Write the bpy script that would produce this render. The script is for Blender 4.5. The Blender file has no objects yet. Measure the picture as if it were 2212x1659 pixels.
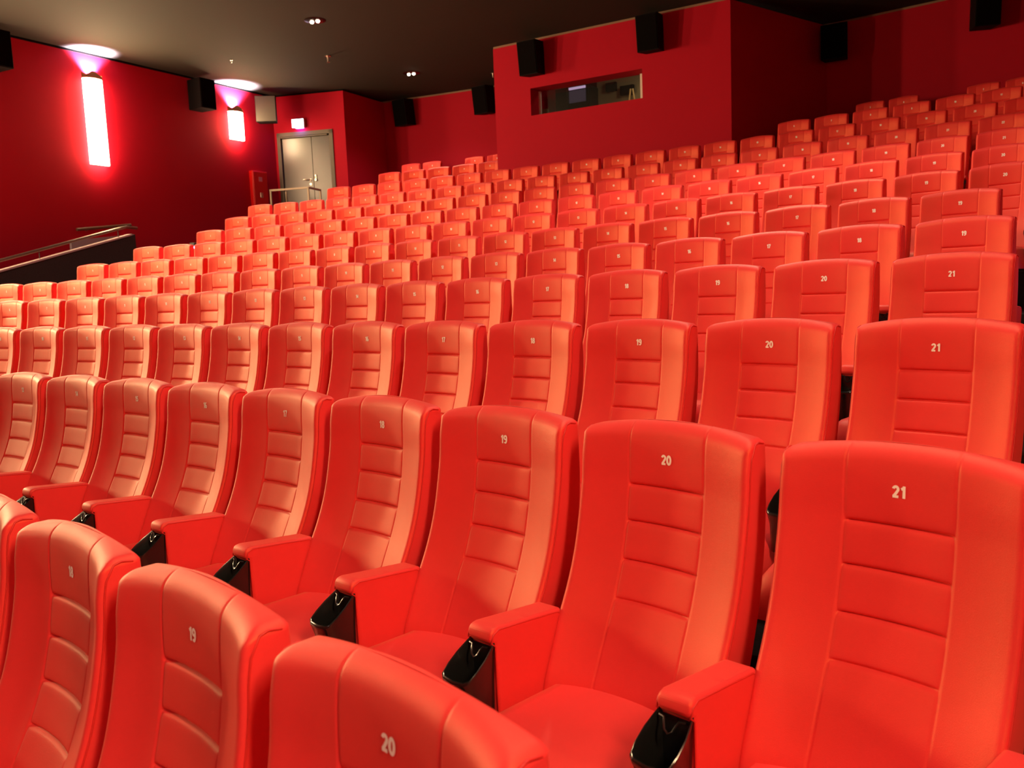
import bpy, bmesh, math
from mathutils import Vector, Matrix
PI = math.pi
sc = bpy.context.scene
C = sc.collection

# ---------------------------------------------------------------- camera
cam = bpy.data.cameras.new('camera'); cam_o = bpy.data.objects.new('camera', cam); C.objects.link(cam_o)
_r = Vector((0.861548, 0.506058, -0.040507)); _u = Vector((-0.023218, 0.118982, 0.992625)); _f = Vector((-0.507145, 0.854253, -0.114258))
M = Matrix.Identity(4)
for k in range(3):
    M[k][0] = _r[k]; M[k][1] = _u[k]; M[k][2] = -_f[k]
M[0][3], M[1][3], M[2][3] = 6.00725, 0.03742, 1.575
cam_o.matrix_world = M
cam.sensor_fit = 'HORIZONTAL'; cam.sensor_width = 36.0
cam.lens = 36.0 * 1808.449 / 2212.0
cam.clip_start = 0.05; cam.clip_end = 100
cam.dof.use_dof = True; cam.dof.focus_distance = 2.9; cam.dof.aperture_fstop = 6.5
sc.camera = cam_o

# ---------------------------------------------------------------- world, exposure
w = bpy.data.worlds.new('world'); sc.world = w; w.use_nodes = True
w.node_tree.nodes['Background'].inputs[0].default_value = (0.02, 0.01, 0.01, 1)
w.node_tree.nodes['Background'].inputs[1].default_value = 0.5
sc.view_settings.view_transform = 'Standard'; sc.view_settings.look = 'None'
sc.view_settings.exposure = 0.45; sc.view_settings.gamma = 1.0; sc.view_settings.use_curve_mapping = False
sc.cycles.max_bounces = 5; sc.cycles.diffuse_bounces = 3; sc.cycles.glossy_bounces = 2
sc.cycles.use_denoising = True
sc.cycles.sample_clamp_indirect = 4.0

# light levels (the lamps themselves are built with their fittings further down)
SCONCE_W = 85.0          # each wall lamp, into the room
UPLIGHT_W = 130.0
DOWN_W = 95.0            # each ceiling spotlight

# ---------------------------------------------------------------- hall constants
YC = -20.4               # the rows are arcs about (0, YC)
CEIL = 5.825
XL, XR = -7.55, 7.55
Y_FRONT = -9.5
S = 0.55                 # seat pitch
# row: radius, z of seat number, arc angle of "seat 0"
ROWS = [(21.8778, 1.000, -0.25636), (22.9753, 1.140, -0.24613), (24.0311, 1.339, -0.23596), (25.1430, 1.558, -0.22650),
        (26.2258, 1.766, -0.17549), (27.3776, 2.008, -0.17100), (28.4652, 2.266, -0.17501), (29.5859, 2.541, -0.16932),
        (30.7096, 2.834, -0.18126), (31.8286, 3.147, -0.19290), (32.9311, 3.488, -0.16265), (34.0952, 3.841, -0.14929),
        (35.3000, 4.165, 0.0)]
FLOOR_Z = [z - 1.0 for _, z, _ in ROWS]

# ---------------------------------------------------------------- materials
def mat(name, col, rough=0.6, spec=0.5, sheen=0.0, sheen_tint=(1, 1, 1), stint=None, bump=0.0, bscale=400.0, var=0.0, vscale=3.0, metal=0.0, emit=None, estr=0.0, coat=0.0):
    m = bpy.data.materials.new(name); m.use_nodes = True
    nt = m.node_tree; b = nt.nodes['Principled BSDF']
    b.inputs['Base Color'].default_value = (*col, 1); b.inputs['Roughness'].default_value = rough
    b.inputs['Specular IOR Level'].default_value = spec; b.inputs['Metallic'].default_value = metal
    b.inputs['Coat Weight'].default_value = coat
    if stint: b.inputs['Specular Tint'].default_value = (*stint, 1)
    if sheen:
        b.inputs['Sheen Weight'].default_value = sheen; b.inputs['Sheen Roughness'].default_value = 0.4
        b.inputs['Sheen Tint'].default_value = (*sheen_tint, 1)
    if emit:
        b.inputs['Emission Color'].default_value = (*emit, 1); b.inputs['Emission Strength'].default_value = estr
    tc = nt.nodes.new('ShaderNodeTexCoord')
    if bump:
        n = nt.nodes.new('ShaderNodeTexNoise'); n.inputs['Scale'].default_value = bscale; n.inputs['Detail'].default_value = 2
        bp = nt.nodes.new('ShaderNodeBump'); bp.inputs['Strength'].default_value = bump; bp.inputs['Distance'].default_value = 0.002
        nt.links.new(tc.outputs['Object'], n.inputs['Vector']); nt.links.new(n.outputs['Fac'], bp.inputs['Height'])
        nt.links.new(bp.outputs['Normal'], b.inputs['Normal'])
    if var:
        n2 = nt.nodes.new('ShaderNodeTexNoise'); n2.inputs['Scale'].default_value = vscale; n2.inputs['Detail'].default_value = 3
        nt.links.new(tc.outputs['Object'], n2.inputs['Vector'])
        mr = nt.nodes.new('ShaderNodeMapRange'); mr.inputs['To Min'].default_value = 1 - var; mr.inputs['To Max'].default_value = 1 + var
        nt.links.new(n2.outputs['Fac'], mr.inputs['Value'])
        vm = nt.nodes.new('ShaderNodeVectorMath'); vm.operation = 'SCALE'; vm.inputs[0].default_value = col
        nt.links.new(mr.outputs['Result'], vm.inputs['Scale']); nt.links.new(vm.outputs['Vector'], b.inputs['Base Color'])
    return m
FAB = mat('red_seat_fabric', (0.80, 0.037, 0.044), 0.49, 0.78, 0.15, (1.0, 0.45, 0.20), stint=(1.0, 0.56, 0.18), bump=0.25, bscale=900, var=0.10, vscale=5)
PIPE = mat('red_piping', (0.62, 0.022, 0.018), 0.5, 0.4)
NUM = mat('white_print', (1.0, 0.97, 0.90), 0.6, 0.3)
PLASTIC = mat('black_plastic', (0.008, 0.008, 0.008), 0.22, 0.6, bump=0.05, bscale=300)
BLKMETAL = mat('black_painted_metal', (0.012, 0.011, 0.010), 0.5, 0.4)
CARPET = mat('dark_carpet', (0.030, 0.021, 0.019), 0.95, 0.1, bump=0.6, bscale=250, var=0.35, vscale=60)
WALL = mat('red_wall_cloth', (0.44, 0.006, 0.022), 0.70, 0.10, bump=0.3, bscale=180, var=0.05, vscale=1.2)
CEILM = mat('dark_ceiling_paint', (0.031, 0.027, 0.021), 0.85, 0.2, bump=0.1, bscale=120, var=0.04, vscale=1.0)
BLACK = mat('gap_shade_black', (0.004, 0.003, 0.003), 0.9, 0.1)
TRIM = mat('lit_edge_trim', (0.25, 0.15, 0.09), 0.6, 0.3)
DOORM = mat('grey_beige_door_paint', (0.055, 0.048, 0.034), 0.28, 0.7, var=0.06, vscale=1.5)
DFRAME = mat('door_frame_paint', (0.12, 0.10, 0.07), 0.5, 0.4)
RAILM = mat('dull_bronze_rail', (0.30, 0.24, 0.18), 0.5, 0.4, metal=0.6)
STEEL = mat('brushed_steel', (0.62, 0.56, 0.48), 0.3, 0.5, metal=1.0)
CAP = mat('rose_painted_cap', (0.34, 0.24, 0.23), 0.6, 0.4)
GREYP = mat('grey_stipple_panel', (0.45, 0.38, 0.43), 0.9, 0.2, var=0.25, vscale=90)
SPKM = mat('black_speaker_cloth', (0.003, 0.002, 0.002), 0.9, 0.06, bump=0.4, bscale=500)
SPKB = mat('black_speaker_case', (0.005, 0.004, 0.004), 0.7, 0.12)
SPK_LIT = mat('lit_speaker_cloth', (0.085, 0.07, 0.06), 0.85, 0.2, bump=0.4, bscale=500)  # paler speaker cloth: lamplight on the corner speaker put into its colour
DIFF = mat('glowing_lamp_shade', (0.9, 0.8, 0.65), 0.5, 0.3, emit=(1.0, 0.66, 0.38), estr=30.0)
BRASS = mat('brass_band', (0.55, 0.36, 0.14), 0.4, 0.5, metal=0.8)
CROWN = mat('golden_card_band', (0.30, 0.15, 0.05), 0.6, 0.3)
BULB = mat('spot_bulb', (1, 0.95, 0.9), 0.3, 0.5, emit=(1.0, 0.82, 0.62), estr=9.0)
REFL = mat('spot_reflector', (0.10, 0.06, 0.05), 0.25, 0.6, metal=0.9)
EXITF = mat('lit_exit_face', (0.9, 0.9, 1), 0.4, 0.3, emit=(0.80, 0.78, 1.0), estr=7.0)
FIRER = mat('bright_red_paint', (0.72, 0.006, 0.006), 0.35, 0.5)
WHITE = mat('white_paint', (0.75, 0.70, 0.62), 0.5, 0.4)
LED = mat('blue_led', (0.3, 0.4, 1), 0.4, 0.3, emit=(0.15, 0.30, 1.0), estr=12.0)
BOOTHW = mat('booth_olive_wall', (0.22, 0.19, 0.10), 0.8, 0.2)
BOOTHD = mat('booth_dark_wall', (0.02, 0.012, 0.012), 0.85, 0.2)
SCREENM = mat('booth_screen', (0.05, 0.04, 0.06), 0.3, 0.4, emit=(0.32, 0.25, 0.38), estr=0.05)
YEL = mat('yellow_ladder_paint', (0.50, 0.36, 0.12), 0.5, 0.4)
g = bpy.data.materials.new('booth_glass'); g.use_nodes = True
_nt = g.node_tree; _nt.nodes.clear()
_o = _nt.nodes.new('ShaderNodeOutputMaterial'); _mx = _nt.nodes.new('ShaderNodeMixShader'); _t = _nt.nodes.new('ShaderNodeBsdfTransparent')
_gl = _nt.nodes.new('ShaderNodeBsdfGlossy'); _gl.inputs['Roughness'].default_value = 0.02; _mx.inputs[0].default_value = 0.05
_nt.links.new(_t.outputs[0], _mx.inputs[1]); _nt.links.new(_gl.outputs[0], _mx.inputs[2]); _nt.links.new(_mx.outputs[0], _o.inputs[0])
GLASS = g

# ---------------------------------------------------------------- helpers
def mesh_from(name, verts, faces, m, smooth=False):
    me = bpy.data.meshes.new(name); me.from_pydata([tuple(v) for v in verts], [], faces); me.validate()
    bm = bmesh.new(); bm.from_mesh(me); bmesh.ops.recalc_face_normals(bm, faces=bm.faces); bm.to_mesh(me); bm.free()
    me.materials.append(m)
    if smooth:
        for p in me.polygons: p.use_smooth = True
    return me
def link(name, me, parent=None, loc=(0, 0, 0), rotz=0.0, label=None, cat=None, group=None, kind=None):
    o = bpy.data.objects.new(name, me); C.objects.link(o)
    o.location = loc; o.rotation_euler = (0, 0, rotz)
    if parent is not None: o.parent = parent
    if label: o['label'] = label
    if cat: o['category'] = cat
    if group: o['group'] = group
    if kind: o['kind'] = kind
    return o
def empty(name, loc, rotz, label, cat, group=None):
    o = link(name, None, None, loc, rotz, label, cat, group); o.empty_display_size = 0.1
    return o
class MB:
    """collects shapes for ONE mesh"""
    def __init__(s): s.bm = bmesh.new()
    def box(s, x0, x1, y0, y1, z0, z1, bev=0.0, seg=2, mtx=None):
        t = bmesh.new(); bmesh.ops.create_cube(t, size=1.0)
        for v in t.verts:
            v.co = Vector(((x0 + x1) / 2 + v.co.x * (x1 - x0), (y0 + y1) / 2 + v.co.y * (y1 - y0), (z0 + z1) / 2 + v.co.z * (z1 - z0)))
        if bev: bmesh.ops.bevel(t, geom=list(t.edges), offset=bev, segments=seg, profile=0.5, affect='EDGES')
        if mtx: t.transform(mtx)
        s._add(t); return s
    def poly_prism(s, pts, axis, a0, a1, bev=0.0, seg=2, mtx=None):
        """pts: outline in the two other axes; extruded along axis from a0 to a1"""
        t = bmesh.new()
        def P(p, a):
            return {'x': (a, p[0], p[1]), 'y': (p[0], a, p[1]), 'z': (p[0], p[1], a)}[axis]
        va = [t.verts.new(P(p, a0)) for p in pts]; vb = [t.verts.new(P(p, a1)) for p in pts]; n = len(pts)
        t.faces.new(va); t.faces.new(vb[::-1])
        for i in range(n): t.faces.new([va[i], vb[i], vb[(i + 1) % n], va[(i + 1) % n]])
        bmesh.ops.recalc_face_normals(t, faces=t.faces)
        if bev: bmesh.ops.bevel(t, geom=list(t.edges), offset=bev, segments=seg, profile=0.5, affect='EDGES')
        if mtx: t.transform(mtx)
        s._add(t); return s
    def tube(s, pts, r, n=8, closed=False, mtx=None):
        t = bmesh.new(); pts = [Vector(p) for p in pts]; rings = []
        prev = None
        for i, p in enumerate(pts):
            a = pts[i - 1] if (i > 0 or closed) else p; b = pts[(i + 1) % len(pts)] if (i < len(pts) - 1 or closed) else p
            d = (b - a).normalized()
            if prev is None:
                up = Vector((0, 0, 1)) if abs(d.z) < 0.9 else Vector((1, 0, 0))
                prev = d.cross(up).normalized()
            nrm = (prev - d * prev.dot(d)).normalized(); prev = nrm; bi = d.cross(nrm)
            rings.append([t.verts.new(p + r * (math.cos(2 * PI * k / n) * nrm + math.sin(2 * PI * k / n) * bi)) for k in range(n)])
        m = len(rings)
        for i in range(m if closed else m - 1):
            A, B = rings[i], rings[(i + 1) % m]
            for k in range(n): t.faces.new([A[k], A[(k + 1) % n], B[(k + 1) % n], B[k]])
        if not closed: t.faces.new(rings[0][::-1]); t.faces.new(rings[-1])
        bmesh.ops.recalc_face_normals(t, faces=t.faces)
        if mtx: t.transform(mtx)
        s._add(t); return s
    def lathe(s, prof, n=24, mtx=None):
        t = bmesh.new(); rings = []
        for (r, z) in prof:
            rings.append([t.verts.new((r * math.cos(2 * PI * k / n), r * math.sin(2 * PI * k / n), z)) for k in range(n)])
        for i in range(len(rings) - 1):
            for k in range(n): t.faces.new([rings[i][k], rings[i][(k + 1) % n], rings[i + 1][(k + 1) % n], rings[i + 1][k]])
        t.faces.new(rings[0][::-1]); t.faces.new(rings[-1])
        if mtx: t.transform(mtx)
        s._add(t); return s
    def _add(s, t):
        me = bpy.data.meshes.new('tmp'); t.to_mesh(me); t.free(); s.bm.from_mesh(me); bpy.data.meshes.remove(me)
    def mesh(s, name, m, smooth=None):
        me = bpy.data.meshes.new(name); s.bm.to_mesh(me); s.bm.free(); me.materials.append(m)
        if smooth is not None:
            for p in me.polygons: p.use_smooth = True
            me.set_sharp_from_angle(angle=math.radians(smooth))
        return me
def interp(tab, x):
    if x <= tab[0][0]: return tab[0][1]
    for (a, fa), (b, fb) in zip(tab, tab[1:]):
        if x <= b:
            t = (x - a) / (b - a); return fa + (fb - fa) * t
    return tab[-1][1]
def smooth_tab(tab, x):        # Catmull-Rom through a table
    n = len(tab)
    if x <= tab[0][0]: return tab[0][1]
    if x >= tab[-1][0]: return tab[-1][1]
    for i in range(n - 1):
        if x <= tab[i + 1][0]: break
    def tan(k):
        k0, k1 = max(k - 1, 0), min(k + 1, n - 1)
        return (tab[k1][1] - tab[k0][1]) / (tab[k1][0] - tab[k0][0])
    h = tab[i + 1][0] - tab[i][0]; t = (x - tab[i][0]) / h
    return ((2*t**3-3*t*t+1)*tab[i][1] + (t**3-2*t*t+t)*h*tan(i) + (-2*t**3+3*t*t)*tab[i+1][1] + (t**3-t*t)*h*tan(i+1))

# ---------------------------------------------------------------- the setting
def arc_pts(r, a0, a1, n):
    return [(r * math.sin(a0 + (a1 - a0) * k / n), r * math.cos(a0 + (a1 - a0) * k / n) + YC) for k in range(n + 1)]
def clipx(p, r):               # keep arc points inside the side walls
    x = max(XL - 0.05, min(XR + 0.05, p))
    return x, math.sqrt(max(r * r - x * x, 0)) + YC
def build_floor():
    V, F = [], []
    n = 60
    xs = [XL - 0.02 + (XR - XL + 0.04) * k / n for k in range(n + 1)]
    def ring(r, z, flat=None):
        i0 = len(V)
        for x in xs: V.append((x, flat if flat is not None else math.sqrt(r * r - x * x) + YC, z))
        return i0
    def strip(a, b):
        for k in range(n): F.append((a + k, a + k + 1, b + k + 1, b + k))
    prev = ring(0, 0.0, flat=Y_FRONT)
    for i, (r, z, _) in enumerate(ROWS):
        rr = r + 0.20 if i < 12 else 36.5
        zf = FLOOR_Z[i]
        e = ring(rr, zf); strip(prev, e)
        if i < 12:
            prev = ring(rr, FLOOR_Z[i + 1]); strip(e, prev)
    return mesh_from('floor', V, F, CARPET)
link('floor', build_floor(), kind='structure')
ce = MB(); ce.box(XL - 0.2, XR + 0.2, Y_FRONT - 0.2, 16.4, CEIL, CEIL + 0.2)
link('ceiling', ce.mesh('ceiling', CEILM), kind='structure')
def wall_strip(name, pts, z0, z1, th=0.12, m=WALL, side=1):
    """upright wall along a plan polyline, thickness th to its left (side=1)"""
    V, F = [], []; n = len(pts)
    off = []
    for i, p in enumerate(pts):
        a = Vector(pts[max(i - 1, 0)]); b = Vector(pts[min(i + 1, n - 1)]); d = (b - a).normalized()
        off.append((p[0] - d.y * th * side, p[1] + d.x * th * side))
    for i in range(n):
        V += [(*pts[i], z0), (*pts[i], z1), (*off[i], z1), (*off[i], z0)]
    for i in range(n - 1):
        a, b = 4 * i, 4 * i + 4
        for k in range(4): F.append((a + k, a + (k + 1) % 4, b + (k + 1) % 4, b + k))
    F.append((0, 1, 2, 3)); F.append((4 * n - 4, 4 * n - 3, 4 * n - 2, 4 * n - 1))
    return link(name, mesh_from(name, V, F, m), kind='structure')
GAP = 0.035                    # shadow gap between the walls and the ceiling
TOP = CEIL - GAP
A = (-7.55, 13.37); B = (-6.01, 13.87); Cc = (-6.09, 15.31)
wall_strip('wall_left', [(XL, Y_FRONT), (XL, 13.40)], -0.3, TOP, side=1)
wall_strip('wall_right', [(XR, Y_FRONT), (XR, 15.2)], -0.3, TOP, side=-1)
wall_strip('wall_front', [(XL - 0.12, Y_FRONT), (XR + 0.12, Y_FRONT)], -0.3, TOP, side=-1)
def on_ab(s, off=0.0):         # a point s metres along the wall of the exit door, off metres in front of it
    d = (Vector(B) - Vector(A)).normalized()
    return Vector(A) + d * s + Vector((d.y, -d.x)) * off
LAB = (Vector(B) - Vector(A)).length
# the exit-door wall, with the opening left for the door
DX0, DX1, DZ0, DZ1 = 0.06, 1.335, 2.85, 5.035
def ab_wall(name, s0, s1, z0, z1):
    p, q = on_ab(s0), on_ab(s1)
    return ((p.x, p.y), (q.x, q.y), z0, z1)
def door_wall():
    bm = MB(); d = (Vector(B) - Vector(A)).normalized(); ang = math.atan2(d.y, d.x)
    mt = Matrix.Translation((A[0], A[1], 0)) @ Matrix.Rotation(ang, 4, 'Z')
    bm.box(-0.1, DX0, 0, 0.14, 2.0, TOP, mtx=mt); bm.box(DX1, LAB, 0, 0.14, 2.0, TOP, mtx=mt); bm.box(DX0, DX1, 0, 0.14, DZ1, TOP, mtx=mt)
    return bm, mt
bm, DMT = door_wall()
link('wall_door_side', bm.mesh('wall_door_side', WALL), kind='structure')
wall_strip('wall_door_return', [B, Cc], 2.4, TOP, side=1)
RB = 36.24
aL = math.atan2(-6.30, 35.69); aR = math.atan2(7.6, 35.43)
wall_strip('wall_back', arc_pts(RB, aL, aR, 40), 2.9, TOP, side=1)
# booth: front wall with the window opening
BX0, BX1, BY = -1.96, 2.28, 13.27
WX0, WX1, WZ0, WZ1 = -1.235, 0.835, 4.545, 5.005
bm = MB()
bm.box(BX0, WX0, BY, BY + 0.36, 2.3, TOP); bm.box(WX1, BX1, BY, BY + 0.36, 2.3, TOP)
bm.box(WX0, WX1, BY, BY + 0.36, 2.3, WZ0); bm.box(WX0, WX1, BY, BY + 0.36, WZ1, TOP)
link('wall_booth_front', bm.mesh('wall_booth_front', WALL), kind='structure')
wall_strip('wall_booth_right', [(BX1, BY + 0.002), (3.25, 15.69)], 2.3, TOP, side=1, th=0.1)
wall_strip('wall_booth_left', [(BX0, BY + 0.002), (BX0, 15.69)], 2.3, TOP, side=-1, th=0.1)
# ceiling gap: black strips paint its shade, paler strips paint edges catching light
bm = MB(); bm.box(XL - 0.02, XL + 0.012, Y_FRONT, 13.35, TOP, CEIL)
link('trim_1', bm.mesh('trim_1', BLACK), kind='structure')
bm = MB(); bm.box(BX0, BX1, BY + 0.01, BY + 0.05, TOP, CEIL)
link('trim_2', bm.mesh('trim_2', TRIM), kind='structure')
wall_strip('trim_3', arc_pts(RB + 0.01, aL, aR, 40), TOP, CEIL, th=0.05, m=TRIM)
bm = MB(); bm.box(0, LAB, 0.01, 0.05, TOP, CEIL, mtx=DMT)
link('trim_4', bm.mesh('trim_4', BLACK), kind='structure')

# projection booth window
wn = link('window_1', None, kind='structure', loc=(0, BY + 0.30, 0))
bm = MB(); bm.box(WX0, WX0 + 0.035, 0, 0.04, WZ0, WZ1); bm.box(WX1 - 0.155, WX1 - 0.12, 0, 0.04, WZ0, WZ1); bm.box(WX1 - 0.12, WX1, 0.01, 0.03, WZ0, WZ1)
link('window_frame', bm.mesh('window_frame', WHITE), wn)
bm = MB(); bm.box(WX0 + 0.035, WX1 - 0.155, 0.015, 0.021, WZ0, WZ1)
link('window_pane', bm.mesh('window_pane', GLASS), wn)
# booth interior
bm = MB(); bm.box(-1.9, 2.2, 13.7, 15.55, 3.55, 3.65)
link('floor_booth', bm.mesh('floor_booth', BOOTHD), kind='structure')
bm = MB(); bm.box(-1.9, -0.86, 15.45, 15.52, 3.65, 5.8)
link('wall_booth_rear', bm.mesh('wall_booth_rear', BOOTHD), kind='structure')
bm = MB(); bm.box(-0.84, 2.2, 15.20, 15.27, 3.65, 5.8)
link('wall_booth_partition', bm.mesh('wall_booth_partition', BOOTHW), kind='structure')
def label_set(o, l, c, grp=None):
    o['label'] = l; o['category'] = c
    if grp: o['group'] = grp
pj = empty('projector', (-1.06, 14.9, 3.66), 0, 'dark film projector with a faint lilac glowing panel behind the booth window', 'projector')
bm = MB(); bm.box(-0.24, 0.24, -0.1, 0.4, 0.85, 1.64, 0.02)
link('projector_body', bm.mesh('projector_body', SPKB), pj)
bm = MB(); bm.box(-0.17, 0.17, -0.13, -0.1, 1.58, 1.62)
link('light_strip', bm.mesh('light_strip', mat('lilac_strip', (0.5, 0.4, 0.6), 0.4, emit=(0.5, 0.36, 0.55), estr=0.6)), pj)
bm = MB(); bm.box(-0.17, 0.17, -0.12, -0.1, 1.34, 1.56)
link('control_screen', bm.mesh('control_screen', SCREENM), pj)
bm = MB(); bm.box(-0.2, 0.2, -0.05, 0.35, 0.0, 0.85, 0.02)
link('pedestal', bm.mesh('pedestal', SPKB), pj)
for k, (x0, x1, z0, z1, l) in enumerate([(-0.63, -0.42, 5.18, 5.34, 'small dark square port in the olive booth wall, nearer the projector'),
                                         (-0.34, -0.07, 5.07, 5.24, 'wider dark port in the olive booth wall, near the folded ladder')]):
    bm = MB(); bm.box(x0, x1, 15.12, 15.20, z0, z1, 0.01)
    label_set(link('wall_port', bm.mesh('wall_port', SPKM)), l, 'wall port')
lad = empty('folding_ladder', (0.05, 14.75, 3.65), 0.3, 'yellowish folded stepladder top standing inside the booth window', 'ladder')
for s_ in (-1, 1):
    bm = MB(); bm.tube([(s_ * 0.22, 0.02, 0.0), (s_ * 0.02, 0.0, 1.42)], 0.014)
    link('rail', bm.mesh('rail', YEL), lad)
bm = MB()
for z in (0.35, 0.7, 1.05): bm.box(-0.23 + z * 0.14, 0.23 - z * 0.14, -0.015, 0.035, z, z + 0.02)
link('rungs', bm.mesh('rungs', YEL), lad)
bm = MB(); bm.box(-1.74, -1.62, 14.6, 14.68, 3.65, 4.93, 0.005)
label_set(link('storage_column', bm.mesh('storage_column', BOOTHW)), 'small beige upright box at the left inside the booth window', 'box')
bl = bpy.data.lights.new('booth_fill', 'POINT'); bl.energy = 12.0; bl.color = (1, 0.85, 0.6); bl.shadow_soft_size = 0.1
blo = bpy.data.objects.new('booth_fill', bl); C.objects.link(blo); blo.location = (0.9, 14.2, 5.5)  # unseen light added to brighten the booth interior

# ---------------------------------------------------------------- exit door, sign, guard rail
dr = link('door_1', None, kind='structure', loc=(A[0], A[1], 0), rotz=math.atan2(B[1] - A[1], B[0] - A[0]))
bm = MB(); bm.box(DX0, DX0 + 0.08, -0.02, 0.16, DZ0, DZ1); bm.box(DX1 - 0.08, DX1, -0.02, 0.16, DZ0, DZ1); bm.box(DX0, DX1, -0.02, 0.16, DZ1 - 0.08, DZ1)
link('door_frame', bm.mesh('door_frame', DFRAME), dr)
bm = MB(); bm.box(DX0 + 0.085, 0.822, 0.03, 0.08, DZ0, DZ1 - 0.085, 0.004)
lf = link('door_leaf', bm.mesh('door_leaf', DOORM), dr)
bm = MB(); bm.box(0.828, DX1 - 0.085, 0.03, 0.08, DZ0, DZ1 - 0.085, 0.004)
lf2 = link('door_leaf', bm.mesh('door_leaf_narrow', DOORM), dr)
bm = MB(); bm.lathe([(0.024, 0), (0.024, 0.012)], 16, Matrix.Translation((0.755, 0.03, 4.03)) @ Matrix.Rotation(PI / 2, 4, 'X'))
bm.tube([(0.755, 0.03, 4.03), (0.755, -0.035, 4.03), (0.74, -0.04, 4.03), (0.62, -0.04, 4.03)], 0.011)
link('door_handle', bm.mesh('door_handle', STEEL, 40), lf)
bm = MB(); bm.lathe([(0.026, 0), (0.026, 0.014)], 16, Matrix.Translation((0.755, 0.03, 3.94)) @ Matrix.Rotation(PI / 2, 4, 'X'))
link('lock_rose', bm.mesh('lock_rose', STEEL, 40), lf)
bm = MB(); bm.box(0.86, 0.905, 0.015, 0.03, 4.0, 4.13, 0.006); bm.lathe([(0.028, 0), (0.022, 0.03)], 16, Matrix.Translation((0.885, 0.02, 4.02)) @ Matrix.Rotation(PI / 2, 4, 'X'))
link('door_plate', bm.mesh('door_plate', STEEL, 40), lf2)
bm = MB(); bm.box(DX0 + 0.09, DX1 - 0.12, -0.03, 0.03, DZ1 - 0.115, DZ1 - 0.088, 0.004)
link('door_closer', bm.mesh('door_closer', DFRAME), dr)

p = on_ab(0.60, 0.06)
ex = empty('exit_sign', (p.x, p.y, 5.105), math.atan2(B[1] - A[1], B[0] - A[0]), 'small glowing white exit sign above the grey double door', 'exit sign')
bm = MB(); bm.box(-0.135, 0.135, -0.03, 0.055, 0.0, 0.18, 0.012)
link('housing', bm.mesh('housing', WHITE), ex)
bm = MB(); bm.box(-0.130, 0.130, -0.036, -0.030, 0.006, 0.174, 0.002)
link('lit_face', bm.mesh('lit_face', EXITF), ex)
bm = MB(); bm.box(-0.06, 0.10, -0.025, 0.04, -0.006, 0.0)
link('underside_light', bm.mesh('underside_light', mat('violet_glow', (0.4, 0.2, 0.9), 0.5, emit=(0.35, 0.12, 1.0), estr=45.0)), ex)

gr = empty('guard_rail', (-6.55, 12.70, 2.84), math.atan2(0.23, 0.80), 'square tube metal guard rail standing in front of the grey double door', 'rail')
T_ = 0.016
bm = MB(); bm.box(-0.45, 0.42, -T_, T_, 0.88, 0.915); bm.box(0.42 - T_, 0.42 + T_, 0, 0.52, 0.88, 0.915)
link('top_rail', bm.mesh('top_rail', RAILM), gr)
for (x, y) in ((-0.43, 0), (0.41, 0), (0.42, 0.50), (-0.28, 0.35)):
    bm = MB(); bm.box(x - T_, x + T_, y - T_, y + T_, 0, 0.90)
    link('post', bm.mesh('post', RAILM), gr)
# entrance landing under the door
bm = MB(); bm.box(-7.53, -5.55, 12.3, 14.2, 1.9, 2.84)
link('floor_landing', bm.mesh('floor_landing', CARPET), kind='structure')

# red fire cabinet on the left wall
fc = empty('fire_hose_cabinet', (XL, 12.78, 3.05), PI / 2, 'narrow bright red fire cabinet on the left wall beside the door', 'fire cabinet')
bm = MB(); bm.box(-0.20, 0.20, -0.10, -0.001, 0, 1.14, 0.008)
cb = link('cabinet_body', bm.mesh('cabinet_body', FIRER), fc)
bm = MB(); bm.box(-0.185, 0.185, -0.112, -0.10, 0.02, 1.12, 0.004)
cd = link('cabinet_door', bm.mesh('cabinet_door', FIRER), fc)
bm = MB(); bm.box(-0.045, 0.045, -0.115, -0.112, 0.93, 1.02)
link('white_symbol', bm.mesh('white_symbol', mat('faded_pink_sticker', (0.75, 0.30, 0.28), 0.5)), cd)
bm = MB(); bm.box(-0.035, 0.035, -0.125, -0.112, 0.60, 0.70, 0.004)
link('latch', bm.mesh('latch', STEEL), cd)

# ---------------------------------------------------------------- entrance parapet with its rails
PX = -6.1
def sl(y, z0=2.665, y0=8.70): return z0 + (y - y0) * 0.272
pa = empty('entrance_parapet', (PX, 4.0, 0), 0, 'sloping dark carpeted parapet wall beside the left aisle, pale cap on top', 'parapet')
bm = MB(); bm.poly_prism([(-4.0, 0.0), (4.76, 0.6), (4.76, sl(8.76) - 0.012), (-1.5, sl(2.5) - 0.012), (-4.0, sl(2.5) - 0.012)], 'x', -0.12, 0.0)
link('parapet_wall', bm.mesh('parapet_wall', CARPET), pa)
bm = MB()
mt = None
bm.poly_prism([(-1.5, sl(2.5) - 0.012), (4.70, sl(8.70) - 0.012), (4.70, sl(8.70) + 0.014), (-1.5, sl(2.5) + 0.014)], 'x', -0.14, 0.02, 0.003)
link('cap_rail', bm.mesh('cap_rail', CAP), pa)
hr = empty('handrail', (PX - 0.06, 4.0, 0), 0, 'long round handrail sloping up above the entrance parapet', 'handrail')
bm = MB(); bm.tube([(0, -1.5, sl(2.5) + 0.14), (0, 4.5, sl(8.5) + 0.14), (0, 4.66, sl(8.66) + 0.135), (-0.02, 4.86, sl(8.66) + 0.125)], 0.022, 10)
link('rail_tube', bm.mesh('rail_tube', mat('dark_bronze_rail', (0.16, 0.12, 0.09), 0.3, metal=0.8), 60), hr)
for y in (-0.4, 1.4, 3.2, 4.5):
    bm = MB(); bm.tube([(0, y, sl(4 + y)), (0, y, sl(4 + y) + 0.13)], 0.006)
    link('bracket', bm.mesh('bracket', BLKMETAL), hr)
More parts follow.
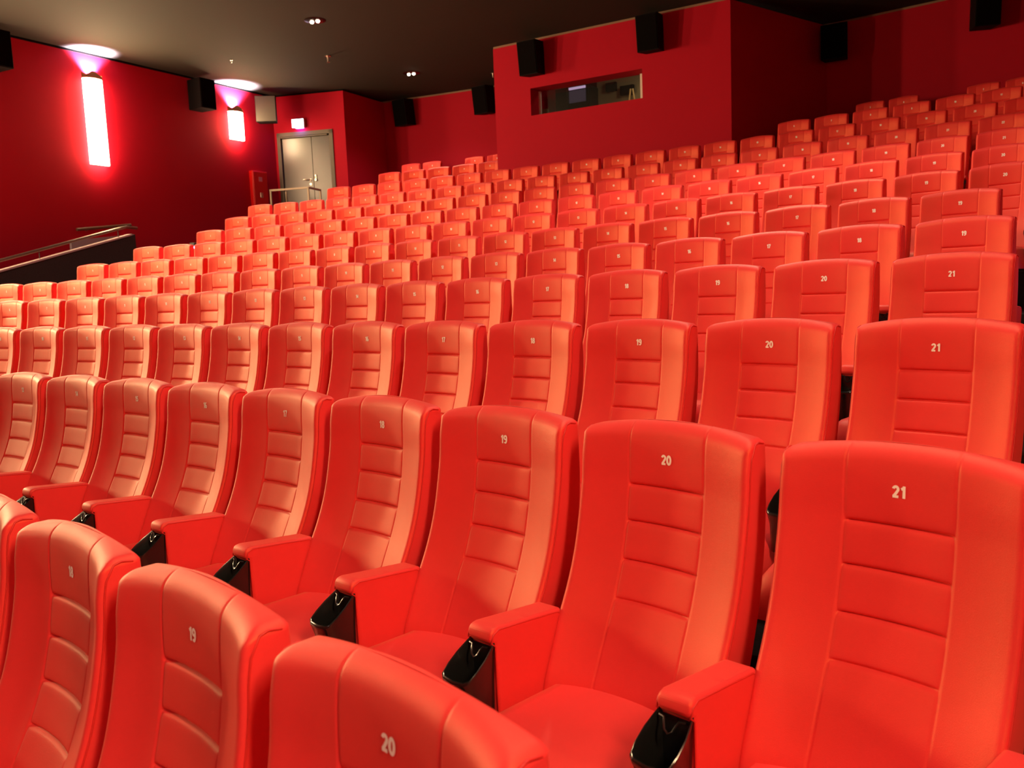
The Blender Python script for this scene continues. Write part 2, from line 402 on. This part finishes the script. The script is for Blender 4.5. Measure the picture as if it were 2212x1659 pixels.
wr = empty('wall_handrail', (XL, 8.66, 2.84), 0, 'short brown handrail fixed to the left wall behind the parapet', 'handrail')
bm = MB(); bm.tube([(0.07, 0.0, 0.0), (0.07, 1.02, 0.12)], 0.026, 10)
link('rail_tube', bm.mesh('rail_tube', mat('brown_wood_rail', (0.16, 0.09, 0.05), 0.45), 60), wr)
for y in (0.2, 0.85):
    bm = MB(); bm.tube([(0.0, y, -0.04 + y * 0.118), (0.07, y, -0.02 + y * 0.118)], 0.009)
    link('bracket', bm.mesh('bracket', STEEL), wr)
bm = MB(); bm.poly_prism([(8.55, 1.9), (9.75, 1.9), (9.75, 2.80), (8.55, 2.66)], 'x', XL + 0.002, XL + 0.05)
label_set(link('stair_side_panel', bm.mesh('stair_side_panel', GREYP)), 'grey stippled panel on the left wall below the short handrail', 'panel')

# ---------------------------------------------------------------- wall lamps
def half_loop(rx, ry, n=14):   # half ellipse bulging to +x, wide in y
    return [(rx * math.sin(PI * k / n), -ry * math.cos(PI * k / n)) for k in range(n + 1)]
def area(name, loc, rot, sx, sy, e, col, spread=PI):
    l = bpy.data.lights.new(name, 'AREA'); l.shape = 'RECTANGLE'; l.size = sx; l.size_y = sy; l.energy = e; l.color = col; l.spread = spread
    o = bpy.data.objects.new(name, l); C.objects.link(o); o.location = loc; o.rotation_euler = rot
    return o
def sconce(y, z0, z1, secs, label, side=1, e=1.0):
    x = XL if side == 1 else XR
    root = empty('wall_lamp', (x, y, z0), 0 if side == 1 else PI, label, 'wall lamp', 'glowing wall lamps')
    H = z1 - z0; hw_ = 0.175
    bm = MB(); bm.box(0.001, 0.03, -0.10, 0.10, 0.02, H - 0.02, 0.004)
    link('back_plate', bm.mesh('back_plate', BRASS), root)
    loop = half_loop(0.13, hw_)
    for k in range(secs):      # the shade is a stack of glowing sections
        a, b = H * k / secs + 0.004, H * (k + 1) / secs - 0.004
        pts = [(px + 0.05, py) for px, py in loop]
        bm = MB(); bm.poly_prism([(px, py) for px, py in pts] , 'z', a, b)
        link('lamp_shade', bm.mesh('lamp_shade', DIFF, 40), root)
    # zig-zag brass crown round the open top
    V, F = [], []
    n = len(loop)
    prof = [0.055, 0.050, 0.040, 0.030, 0.042, 0.058, 0.066, 0.058, 0.046, 0.036, 0.026, 0.030, 0.038, 0.046, 0.055]
    for i, (px, py) in enumerate(loop): V += [(px * 1.04 + 0.05, py * 1.04, H), (px * 1.04 + 0.05, py * 1.04, H + prof[i] * 1.7)]
    for i in range(n - 1): F.append((2 * i, 2 * i + 2, 2 * i + 3, 2 * i + 1))
    me = mesh_from('crown', V, F, CROWN)
    cr = link('crown', me, root)
    sol = cr.modifiers.new('thick', 'SOLIDIFY'); sol.thickness = 0.003
    bm = MB(); bm.box(0.03, 0.16, -hw_ * 0.85, hw_ * 0.85, H + 0.002, H + 0.008)
    s_ = 1 if side == 1 else -1
    # lamp tubes: light out into the room, and straight up through the open top
    for k in range(secs):
        zz = z0 + H * (k + 0.5) / secs
        area('sconce_light', (x + s_ * 0.20, y, zz), (0, -s_ * PI / 2, 0), H / secs * 0.9, 0.30, SCONCE_W * e / 3.0, (1.0, 0.73, 0.37))
    up = bpy.data.lights.new('sconce_uplight', 'SPOT'); up.energy = UPLIGHT_W * 11 * min(e, 1.0) * (1.0 if side == 1 else 0.5); up.color = (0.88, 0.78, 1.0)
    up.spot_size = math.radians(100); up.spot_blend = 0.5; up.shadow_soft_size = 0.06
    uo = bpy.data.objects.new('sconce_uplight', up); C.objects.link(uo); uo.location = (x + s_ * 0.075, y, z1 + 0.015); uo.rotation_euler = (PI, 0, 0)
sconce(9.20, 3.95, 5.38, 3, 'tall glowing wall lamp on the left wall, three sections high')
sconce(12.28, 4.76, 5.31, 1, 'short glowing wall lamp on the left wall near the exit door')
SC = [('tall glowing wall lamp, %s along the left wall', 1)]
for y, nm in ((6.1, 'first one'), (3.0, 'second one'), (-0.1, 'third one')):
    z0 = max(2.3, 3.95 - (9.2 - y) * 0.2)
    sconce(y, z0, z0 + 1.45, 3, 'tall wall lamp left of the picture edge, %s before the parapet end' % nm, e={6.1: 1.6, 3.0: 5.2, -0.1: 2.6}[y])
for y, nm, e_ in ((0.1, 'beside the first row', 0.75),):
    sconce(y, 2.6, 4.05, 3, 'tall wall lamp on the right wall %s' % nm, side=-1, e=e_)

# ---------------------------------------------------------------- ceiling fittings
def downlight(x, y, label, e):
    root = empty('ceiling_spotlight', (x, y, CEIL), 0, label, 'ceiling light', 'recessed ceiling spotlights')
    bm = MB(); bm.lathe([(0.135, -0.012), (0.165, -0.004), (0.165, 0.0), (0.125, 0.0), (0.125, -0.010)], 28)
    bm2 = bmesh.new()
    link('trim_ring', bm.mesh('trim_ring', REFL, 40), root)
    bm = MB(); bm.lathe([(0.124, -0.006), (0.10, -0.002), (0.02, -0.001)], 24)
    link('reflector', bm.mesh('reflector', REFL, 60), root)
    for s_ in (-1, 1):
        bm = MB(); bm.lathe([(0.004, -0.045), (0.022, -0.038), (0.032, -0.02), (0.030, -0.004)], 14, Matrix.Translation((0.052 * s_, 0.01 * s_, 0)))
        link('bulb', bm.mesh('bulb', BULB, 60), root)
    if e:
        l = bpy.data.lights.new('spot_beam', 'SPOT'); l.energy = DOWN_W * e * 4; l.color = (1.0, 0.86, 0.72); l.spot_size = math.radians(130); l.spot_blend = 0.9; l.shadow_soft_size = 0.10
        o = bpy.data.objects.new('spot_beam', l); C.objects.link(o); o.location = (x, y, CEIL - 0.06)
downlight(-3.37, 10.28, 'recessed twin ceiling spotlight, the larger one near the top of the picture', 0.5)
downlight(-4.15, 13.77, 'recessed twin ceiling spotlight near the projection booth, the farther one', 0.35)
for (x, y, nm, e) in ((-2.6, 6.8, 'above the sixth row', 0.8), (-1.9, 3.3, 'above the third row', 0.6), (0.6, -6.3, 'middle of the hall, near the front wall', 2.0), 
                      (3.4, 7.6, 'right half of the hall, above the seventh row', 1.1), (5.2, 3.2, 'right half of the hall, above the third row', 0.7), (5.6, -6.3, 'right side of the hall, near the front wall', 3.6)):
    downlight(x, y, 'recessed twin ceiling spotlight %s' % nm, e)
def sprinkler(x, y, label, s=1.0):
    root = empty('ceiling_sprinkler', (x, y, CEIL), 0, label, 'sprinkler', 'ceiling sprinklers')
    bm = MB(); bm.lathe([(0.035 * s, -0.006), (0.035 * s, 0.0)], 16)
    link('collar', bm.mesh('collar', STEEL, 40), root)
    bm = MB(); bm.lathe([(0.006, -0.075 * s), (0.022 * s, -0.072 * s), (0.010 * s, -0.065 * s), (0.012 * s, -0.03 * s), (0.016 * s, -0.006)], 14)
    link('nozzle', bm.mesh('nozzle', STEEL, 40), root)
sprinkler(-4.57, 11.87, 'small brass-coloured nozzle hanging from the ceiling between the spotlights', 1.5)
sprinkler(-6.07, 11.0, 'tiny pale sprinkler head on the ceiling between the two wall lamps', 0.6)
sprinkler(-2.91, 14.81, 'small nozzle on the ceiling beside the booth corner', 1.2)

# ---------------------------------------------------------------- loudspeakers
def speaker(x, y, z, yaw, tilt, label, w_=0.36, h_=0.55, d_=0.36, cloth=None, ground=True):
    """x,y,z: centre of the front face; yaw: direction the face looks (0 = towards -y)"""
    root = empty('wall_speaker', (x, y, z), yaw, label, 'loudspeaker', 'surround loudspeakers')
    mt = Matrix.Rotation(-tilt, 4, 'X')
    bm = MB(); bm.poly_prism([(-w_ / 2, 0.0), (w_ / 2, 0.0), (w_ / 2 - 0.03, d_), (-w_ / 2 + 0.03, d_)], 'z', -h_ / 2, h_ / 2, 0.006, 2, mtx=mt)
    link('case', bm.mesh('case', SPKB), root)
    bm = MB(); bm.box(-w_ / 2 + 0.012, w_ / 2 - 0.012, -0.012, 0.001, -h_ / 2 + 0.012, h_ / 2 - 0.012, 0.004, mtx=mt)
    link('grille', bm.mesh('grille', cloth or SPKM), root)
    bm = MB(); bm.tube([(0, d_ * 0.6, 0), (0, d_ + 0.10, 0)], 0.02, 8)
    link('bracket', bm.mesh('bracket', BLKMETAL), root)
speaker(-1.09, 12.93, 5.43, 0.0, -0.12, 'black loudspeaker on the booth wall, left one above the window')
speaker(1.06, 12.93, 5.45, 0.0, -0.12, 'black loudspeaker on the booth wall, right one above the window')
speaker(-5.50, 15.08, 5.46, -0.10, -0.12, 'black loudspeaker on the back wall, left one between door block and booth', d_=0.34)
speaker(-3.50, 15.20, 5.46, -0.10, -0.12, 'black loudspeaker on the back wall, half hidden by the booth corner', d_=0.34)
speaker(3.46, 15.12, 5.38, 0.05, -0.06, 'black loudspeaker in the corner right of the booth', w_=0.42, d_=0.30)
speaker(5.67, 14.98, 5.46, 0.35, -0.06, 'black loudspeaker high on the back wall at the top right', w_=0.36, d_=0.34)
speaker(-7.13, 11.33, 5.46, PI / 2, 0.0, 'black loudspeaker on the left wall between the two wall lamps', w_=0.36, d_=0.38)
speaker(-7.13, 7.50, 5.47, PI / 2, 0.0, 'black loudspeaker on the left wall at the picture edge', w_=0.36, d_=0.38)
speaker(-7.10, 12.74, 5.40, 0.62, 0.0, 'loudspeaker in the corner beside the exit sign, front coloured as lamplit', w_=0.42, h_=0.52, d_=0.22, cloth=SPK_LIT)

# small blue lights
st = empty('step_light', (6.95, math.sqrt(28.6652 ** 2 - 6.95 ** 2) + YC, 1.44), -math.atan2(6.95, 28.67), 'thin blue step light on the right aisle, far right edge', 'step light')
bm = MB(); bm.box(-0.40, 0.40, -0.030, -0.001, -0.02, 0.02, 0.003)
link('housing', bm.mesh('housing', BLKMETAL), st)
bm = MB(); bm.box(-0.38, 0.38, -0.034, -0.030, -0.006, 0.006)
link('light_strip', bm.mesh('light_strip', LED), st)
st = empty('aisle_marker', (-4.96, 8.96, 1.541), 0.17, 'small black aisle marker with a blue light left of the eighth row', 'marker light')
bm = MB(); bm.box(-0.05, 0.05, -0.05, 0.05, 0, 0.93, 0.01)
link('post', bm.mesh('post', BLKMETAL), st)
bm = MB(); bm.box(-0.03, 0.056, -0.062, -0.02, 0.83, 0.87)
link('blue_light', bm.mesh('blue_light', LED), st)

# ---------------------------------------------------------------- cinema seats
PROF = [(-0.64, 0.200), (-0.60, 0.190), (-0.55, 0.174), (-0.505, 0.152), (-0.42, 0.110), (-0.335, 0.068), (-0.255, 0.038), (-0.163, 0.016), (-0.07, 0.003), (0.0, 0.0), (0.05, -0.004), (0.09, -0.014)]
REAR = [(-0.64, 0.10), (-0.55, 0.065), (-0.45, 0.022), (-0.37, -0.008), (-0.31, -0.028), (-0.20, -0.050), (-0.10, -0.060), (0.0, -0.060), (0.09, -0.056)]
LINES = (-0.072, -0.164, -0.260, -0.352)
HWID = 0.238
RND = 0.020
def top_of(u):
    au = abs(u)
    t = 0.092 - 0.40 * u * u
    e = HWID - au
    if e < 0.022: t -= 0.6 * (0.022 - math.sqrt(max(0.022 ** 2 - (0.022 - e) ** 2, 0)))
    return t
def sm(a, b, x):
    t = max(0.0, min(1.0, (x - a) / (b - a))); return t * t * (3 - 2 * t)
def front(u, w_, fine=True):
    v = smooth_tab(PROF, w_)
    au = abs(u)
    amp = interp([(-0.6, 0.050), (-0.40, 0.062), (-0.15, 0.056), (0.0, 0.048), (0.09, 0.036)], w_)
    v += amp * (au / HWID) ** 2.3 - 0.004
    if au < 0.108:             # padded centre panels
        e = 0.108 - au
        if w_ > LINES[0]: dd = w_ - LINES[0]
        elif w_ < LINES[-1]: dd = LINES[-1] - w_
        else:
            dd = min(abs(w_ - l) for l in LINES)
        q = min(1.0, dd / 0.026); qs = math.sqrt(1 - (1 - q) ** 2)
        q2 = min(1.0, e / 0.022); q2s = math.sqrt(1 - (1 - q2) ** 2)
        amp2 = 0.0065 if w_ > LINES[-1] else 0.004
        side = 0.45 + 0.55 * q2s if LINES[-1] < w_ < LINES[0] else 1.0 - (1 - q2s) * 0.30
        v += amp2 * (qs * side - 0.85)
        # stitched line groove
        fade = sm(0.0, 0.012, e)
        v -= 0.004 * math.exp(-(dd / 0.0035) ** 2) * fade
    v -= 0.0018 * math.exp(-((au - 0.108) / 0.0026) ** 2)
    return v
def edge_round(d):
    if d >= RND: return 0.0
    return RND - math.sqrt(max(RND * RND - (RND - d) ** 2, 0.0))
def samples(lo, hi, step, feats, fstep, fr):
    s_ = set(); x = lo
    n = max(1, round((hi - lo) / step))
    for k in range(n + 1): s_.add(round(lo + (hi - lo) * k / n, 5))
    for f_ in feats:
        m_ = int(round(fr / fstep))
        s_ = {q for q in s_ if abs(q - f_) > fr + fstep * 0.5}
        for k in range(-m_, m_ + 1): s_.add(round(f_ + k * fstep, 5))
    s_.add(lo); s_.add(hi)
    return sorted(x for x in s_ if lo <= x <= hi)
def backrest_mesh(lod):
    WB = -0.62
    if lod == 0:
        us = samples(0.0, HWID - RND, 0.016, (0.108,), 0.0022, 0.0088)
        edge = [HWID - RND * (1 - math.sin(PI / 2 * k / 6)) for k in range(1, 7)]
        ws = samples(WB, 0.092 - RND - 0.015, 0.016, LINES, 0.0022, 0.0132)
        tope = [0.092 - (RND + 0.014) * (1 - math.sin(PI / 2 * k / 8)) for k in range(1, 9)]
    else:
        us = samples(0.0, HWID - RND, 0.045, (0.108,), 0.004, 0.004)
        edge = [HWID - RND * (1 - math.sin(PI / 2 * k / 2)) for k in range(1, 3)]
        ws = samples(WB, 0.092 - RND - 0.015, 0.05, LINES, 0.005, 0.010)
        tope = [0.092 - (RND + 0.014) * (1 - math.sin(PI / 2 * k / 3)) for k in range(1, 4)]
    us = us + edge; us = [-x for x in us[:0:-1]] + us
    ws = ws + tope
    V, F = [], []
    nu, nw = len(us), len(ws)
    def row(uu, wn):           # map nominal height to the arched top
        return wn + (top_of(uu) - 0.092) * sm(-0.10, 0.092, wn)
    idx = {}
    for j, wn in enumerate(ws):
        for i, uu in enumerate(us):
            w_ = row(uu, wn); d = min(HWID - abs(uu), 0.092 - wn)
            du, dw_ = HWID - abs(uu), 0.092 - wn
            dd = edge_round(du); dw2 = edge_round(dw_ * RND / 0.034) * 1.5
            idx[('f', i, j)] = len(V); V.append((uu, -(front(uu, w_) - max(dd, dw2)), w_ + 1.0))
    for j, wn in enumerate(ws):
        for i, uu in enumerate(us):
            w_ = row(uu, wn)
            du, dw_ = HWID - abs(uu), 0.092 - wn
            idx[('b', i, j)] = len(V); V.append((uu, -(smooth_tab(REAR, w_) + max(edge_round(du), edge_round(dw_)) * 0.8), w_ + 1.0))
    for j in range(nw - 1):
        for i in range(nu - 1):
            F.append((idx[('f', i, j)], idx[('f', i + 1, j)], idx[('f', i + 1, j + 1)], idx[('f', i, j + 1)]))
            F.append((idx[('b', i, j)], idx[('b', i, j + 1)], idx[('b', i + 1, j + 1)], idx[('b', i + 1, j)]))
    for j in range(nw - 1):
        for i in (0, nu - 1):
            F.append((idx[('f', i, j)], idx[('f', i, j + 1)], idx[('b', i, j + 1)], idx[('b', i, j)]))
    for i in range(nu - 1):
        for j in (0, nw - 1):
            F.append((idx[('f', i, j)], idx[('f', i + 1, j)], idx[('b', i + 1, j)], idx[('b', i, j)]))
    me = mesh_from('backrest', V, F, FAB, True)
    me.set_sharp_from_angle(angle=math.radians(75))
    return me
def piping_mesh(side, lod):
    pts = []
    n = 26 if lod == 0 else 9
    uu = side * (HWID + 0.0003)
    for k in range(n + 1):
        wn = -0.60 + (0.055 + 0.60) * k / n
        w_ = wn + (top_of(HWID - 0.006) - 0.092) * sm(-0.10, 0.092, wn)
        pts.append((uu, -(front(uu, w_) - RND + 0.001), w_ + 1.0))
    ft = front(uu, top_of(HWID - 0.006)) - RND; zt = top_of(HWID - 0.004) + 1.0
    fb = smooth_tab(REAR, 0.06) + 0.02
    y_last = pts[-1][1]
    pts.append((uu, -(ft - 0.006), zt - 0.003)); pts.append((uu * 0.998, -(ft - 0.018), zt))
    pts.append((uu * 0.998, -(ft + fb) / 2, zt + 0.001)); pts.append((uu * 0.998, -fb, zt - 0.004))
    bm = MB(); bm.tube(pts, 0.0022, 6 if lod == 0 else 4)
    return bm.mesh('piping', PIPE, 80)
def cushion_mesh(lod):
    V, F = [], []
    nu, nv = (18, 26) if lod == 0 else (8, 10)
    hw_ = 0.226; v0, v1 = 0.10, 0.72
    top = {}
    for j in range(nv + 1):
        for i in range(nu + 1):
            a = -1 + 2 * i / nu; b = j / nv
            uu = hw_ * math.sin(a * PI / 2) if False else hw_ * a
            vv = v0 + (v1 - v0) * b
            z = -0.552 + 0.010 * sm(0, 0.6, b) - 0.018 * (a * a) * 0.5
            de = hw_ - abs(uu); 
            z -= 0.030 - math.sqrt(max(0.030 ** 2 - max(0.030 - de, 0) ** 2, 0))
            df = v1 - vv
            z -= 0.075 - math.sqrt(max(0.075 ** 2 - max(0.075 - df, 0) ** 2, 0)) if df < 0.075 else 0
            top[i, j] = len(V); V.append((uu, -vv, 1.0 + z))
    bot = {}
    for j in range(nv + 1):
        for i in range(nu + 1):
            a = -1 + 2 * i / nu; b = j / nv
            bot[i, j] = len(V); V.append((hw_ * a * 0.985, -(v0 + (v1 - v0) * b * 0.985), 1.0 - 0.70 - 0.01 * (1 - b)))
    for j in range(nv):
        for i in range(nu):
            F.append((top[i, j], top[i + 1, j], top[i + 1, j + 1], top[i, j + 1]))
            F.append((bot[i, j], bot[i, j + 1], bot[i + 1, j + 1], bot[i + 1, j]))
    for j in range(nv):
        for i in (0, nu): F.append((top[i, j], top[i, j + 1], bot[i, j + 1], bot[i, j]))
    for i in range(nu):
        for j in (0, nv): F.append((top[i, j], top[i + 1, j], bot[i + 1, j], bot[i, j]))
    me = mesh_from('seat_cushion', V, F, FAB, True); me.set_sharp_from_angle(angle=math.radians(60))
    return me
AW = 0.040                     # half width of an armrest
def armrest_mesh(lod):
    bm = MB()
    pts = [(0.135, -0.389), (0.26, -0.375), (0.375, -0.361), (0.394, -0.364), (0.402, -0.378), (0.400, -0.396), (0.388, -0.402), (0.385, -0.46), (0.385, -0.70), (0.20, -0.70), (0.178, -0.60)]
    bm.poly_prism([(-v, 1.0 + w_) for v, w_ in pts], 'x', -AW, AW, 0.010 if lod == 0 else 0.008, 3 if lod == 0 else 1)
    me = bm.mesh('armrest', FAB, 50)
    for p in me.polygons:
        if p.area > 0.0015: p.use_smooth = False
    return me
def arm_piping_mesh(side):
    bm = MB()
    x = side * (AW - 0.001)
    bm.tube([(x, -0.384, 0.40), (x, -0.386, 0.594), (x, -0.398, 0.604), (x, -0.392, 0.623), (x, -0.372, 0.631), (x, -0.26, 0.6180), (x, -0.155, 0.6050), (x, -0.142, 0.596), (x, -0.172, 0.44)], 0.0022, 6)
    return bm.mesh('piping', PIPE, 80)
CUPO = [(-0.037, 0.387), (-0.041, 0.404), (-0.046, 0.430), (-0.047, 0.460), (-0.043, 0.482), (-0.032, 0.490), (0.0, 0.493), (0.032, 0.490), (0.043, 0.482), (0.047, 0.460), (0.046, 0.430), (0.041, 0.404), (0.037, 0.387)]
def cup_mesh(lod):
    t = bmesh.new()
    out = CUPO if lod == 0 else CUPO[::2]
    def loop(sc_, off, wfun):
        ring = []
        for (a, v) in out:
            cx, cv = 0.0, 0.410
            x = cx + (a - cx) * sc_; vv = cv + (v - cv) * sc_
            ring.append(t.verts.new((x, -vv, 1.0 + wfun(vv))))
        return ring
    rim = lambda v: -0.396 - 0.64 * (v - 0.387)
    loops = [loop(0.84, 0, lambda v: -0.585), loop(0.90, 0, lambda v: -0.50), loop(1.0, 0, lambda v: rim(v) - 0.012), loop(1.03, 0, lambda v: rim(v) - 0.006), loop(1.03, 0, lambda v: rim(v)),
             loop(0.98, 0, lambda v: rim(v) + 0.002), loop(0.93, 0, lambda v: rim(v) - 0.003), loop(0.80, 0, lambda v: -0.52), loop(0.74, 0, lambda v: -0.56)]
    for A_, B_ in zip(loops, loops[1:]):
        for k in range(len(A_)): t.faces.new([A_[k], A_[(k + 1) % len(A_)], B_[(k + 1) % len(A_)], B_[k]])
    t.faces.new(loops[0][::-1]); t.faces.new(loops[-1])
    bm = MB(); bm._add(t)
    if lod == 0:               # the small finger notch at the back of the rim
        bm.tube([(-0.030, -0.402, 0.594), (-0.017, -0.406, 0.594), (-0.014, -0.412, 0.588), (-0.009, -0.418, 0.576), (0.0, -0.420, 0.570), (0.009, -0.418, 0.576), (0.014, -0.412, 0.588), (0.017, -0.406, 0.594), (0.030, -0.402, 0.594)], 0.0026, 6)
    me = bm.mesh('cup_holder', PLASTIC, 50)
    return me
def leg_mesh():
    bm = MB(); bm.box(-0.022, 0.022, -0.36, -0.20, 0.012, 0.31, 0.004, 1); bm.box(-0.05, 0.05, -0.42, -0.12, 0.0, 0.012)
    return bm.mesh('leg', BLKMETAL)
_numbers = {}
def arcp(cx, cy, rx, ry, a0, a1, n=14):
    return [(cx + rx * math.cos(math.radians(a0 + (a1 - a0) * k / n)), cy + ry * math.sin(math.radians(a0 + (a1 - a0) * k / n))) for k in range(n + 1)]
SIX = [arcp(0.28, 0.305, 0.19, 0.21, 0, 360, 24), arcp(0.295, 0.56, 0.200, 0.345, 50, 180, 12) + [(0.09, 0.45), (0.09, 0.31)]]
DIGITS = {
    '0': [arcp(0.28, 0.5, 0.19, 0.405, 0, 360, 28)],
    '1': [[(0.33, 0.0), (0.33, 1.0)], [(0.33, 0.88), (0.20, 0.775), (0.10, 0.73)]],
    '2': [arcp(0.275, 0.70, 0.185, 0.205, 172, -30, 12) + [(0.28, 0.34), (0.10, 0.10)], [(0.03, 0.095), (0.50, 0.095)]],
    '3': [arcp(0.265, 0.71, 0.175, 0.195, 165, -80, 12), arcp(0.27, 0.305, 0.19, 0.21, 85, -165, 12)],
    '4': [[(0.38, 0.0), (0.38, 1.0)], [(0.36, 0.90), (0.08, 0.33)], [(0.01, 0.30), (0.55, 0.30)]],
    '5': [[(0.49, 0.905), (0.15, 0.905)], [(0.17, 0.93), (0.12, 0.50)], arcp(0.265, 0.325, 0.20, 0.23, 135, -160, 14)],
    '6': SIX,
    '7': [[(0.04, 0.905), (0.50, 0.905)], [(0.44, 0.88), (0.27, 0.50), (0.20, 0.0)]],
    '8': [arcp(0.28, 0.72, 0.165, 0.185, 0, 360, 22), arcp(0.28, 0.30, 0.19, 0.205, 0, 360, 24)],
    '9': [[(0.56 - x, 1 - y) for x, y in st] for st in SIX]}
def number_mesh(n):
    if n in _numbers: return _numbers[n]
    H, HWS = 0.0245, 0.11
    V, F = [], []
    txt = str(n); W = {'1': 0.50}
    total = sum(W.get(c, 0.60) for c in txt); ox = -total / 2
    for c in txt:
        for st in DIGITS[c]:
            pts = []
            for (x0, y0), (x1, y1) in zip(st, st[1:]):
                m_ = max(1, int(math.hypot(x1 - x0, y1 - y0) / 0.2))
                pts += [(x0 + (x1 - x0) * k / m_, y0 + (y1 - y0) * k / m_) for k in range(m_)]
            pts.append(st[-1]); base = len(V)
            for i, (x, y) in enumerate(pts):
                p0 = pts[max(i - 1, 0)]; p1 = pts[min(i + 1, len(pts) - 1)]
                if st[0] == st[-1] or math.dist(st[0], st[-1]) < 1e-6:
                    p0 = pts[i - 1] if i else pts[-2]; p1 = pts[i + 1] if i < len(pts) - 1 else pts[1]
                dx, dy = p1[0] - p0[0], p1[1] - p0[1]; L_ = math.hypot(dx, dy) or 1
                for sg in (-1, 1):
                    xx = (x - dy / L_ * HWS * sg + ox) * H; yy = (y + dx / L_ * HWS * sg - 0.5) * H
                    V.append((xx, -(front(xx, yy) + 0.0011), yy + 1.0))
            for i in range(len(pts) - 1):
                k = base + 2 * i; F.append((k, k + 1, k + 3, k + 2))
        ox += W.get(c, 0.60)
    me = bpy.data.meshes.new('seat_number'); me.from_pydata(V, [], F); me.materials.append(NUM)
    _numbers[n] = me
    return me
LOD = []
for lod in (0, 1):
    LOD.append(dict(back=backrest_mesh(lod), pl=piping_mesh(-1, lod), pr=piping_mesh(1, lod), cushion=cushion_mesh(lod), arm=armrest_mesh(lod),
                    ap=arm_piping_mesh(1), apl=arm_piping_mesh(-1), cup=cup_mesh(lod), leg=leg_mesh()))
def build_seat(lod):
    L = LOD[lod]
    root = link('cinema_seat', None)
    bk = link('backrest', L['back'], root)
    link('seat_cushion', L['cushion'], root)
    link('piping', L['pl'], bk); link('piping', L['pr'], bk)
    link('seat_number', number_mesh(1), bk)
    ar = link('armrest', L['arm'], root, (0.271, 0, 0))
    link('piping', L['ap'], ar)
    if lod == 0: link('piping', L['apl'], ar)
    link('cup_holder', L['cup'], ar)['label'] = 'black plastic cup holder'
    link('leg', L['leg'], root, (0.271, 0, 0))
    return root
proto = [build_seat(0), build_seat(1)]
used = [False, False]
def copy_part(o, parent):
    c = o.copy(); c.parent = parent; C.objects.link(c)
    for ch in kids[o.name]: copy_part(ch, c)
    return c
kids = {}
for o in list(bpy.data.objects): kids[o.name] = [c for c in bpy.data.objects if c.parent == o]
def is_under(name, base): return name.split('.')[0] == base
def place_seat(row, num, theta, first=False, wide=1.0, label=''):
    r, z, _ = ROWS[row]
    lod = 0 if row < 9 else 1
    src = proto[lod]
    root = src.copy(); C.objects.link(root)
    for ch in kids[src.name]:
        c = ch.copy(); c.parent = root; C.objects.link(c)
        gk = kids[ch.name]
        for g_ in gk:
            d = g_.copy(); d.parent = c; C.objects.link(d)
            if is_under(g_.name, 'seat_number'): d.data = number_mesh(num)
    if first:                  # the end of a row has an armrest on its left too
        for ch in kids[src.name]:
            if is_under(ch.name, 'armrest') or is_under(ch.name, 'leg'):
                c = ch.copy(); c.parent = root; c.location = (-0.275, 0, 0); C.objects.link(c)
                for g_ in kids[ch.name]:
                    d = g_.copy(); d.parent = c; C.objects.link(d)
    root.location = (r * math.sin(theta), r * math.cos(theta) + YC, z - 1.0)
    root.rotation_euler = (0, 0, -theta)
    root.scale = (wide, 1, 1)
    root['label'] = label; root['category'] = 'seat'; root['group'] = 'red cinema seats in the %s row' % ORD[row]
ORD = ['first', 'second', 'third', 'fourth', 'fifth', 'sixth', 'seventh', 'eighth', 'ninth', 'tenth', 'eleventh', 'twelfth', 'last']
RANGE = [(16, 20), (11, 21), (8, 21), (5, 21), (1, 19), (1, 19), (1, 20), (1, 20), (1, 21), (1, 22), (1, 21)]
for i, (a, b) in enumerate(RANGE):
    for n in range(a, b + 1):
        th = ROWS[i][2] + n * S / ROWS[i][0]
        place_seat(i, n, th, first=(n == 1), label='red upholstered cinema seat numbered %d in the %s row from the front' % (n, ORD[i]))
for k in list(range(1, 6)) + list(range(15, 21)):
    n = k if k < 6 else k - 9
    side = 'left of the projection booth' if k < 6 else 'right of the projection booth'
    place_seat(11, n, ROWS[11][2] + k * S / ROWS[11][0], first=k in (1, 15), label='red upholstered cinema seat numbered %d in the twelfth row, %s' % (n, side))
_a = 0.285882
for n, q in zip(range(1, 9), (-27.23, -26.31, -24.51, -23.59, -10.91, -10.02, -8.05, -7.15)):
    side = 'left of the projection booth' if n < 5 else 'right of the projection booth'
    place_seat(12, n, q * 0.55 / 35.3 + _a, first=False, wide=0.88, label='red cinema seat numbered %d against the back wall, %s' % (n, side))
for p_ in proto:               # remove the two patterns the copies were taken from
    for ch in kids[p_.name]:
        for g_ in kids[ch.name]: bpy.data.objects.remove(g_)
        bpy.data.objects.remove(ch)
    bpy.data.objects.remove(p_)
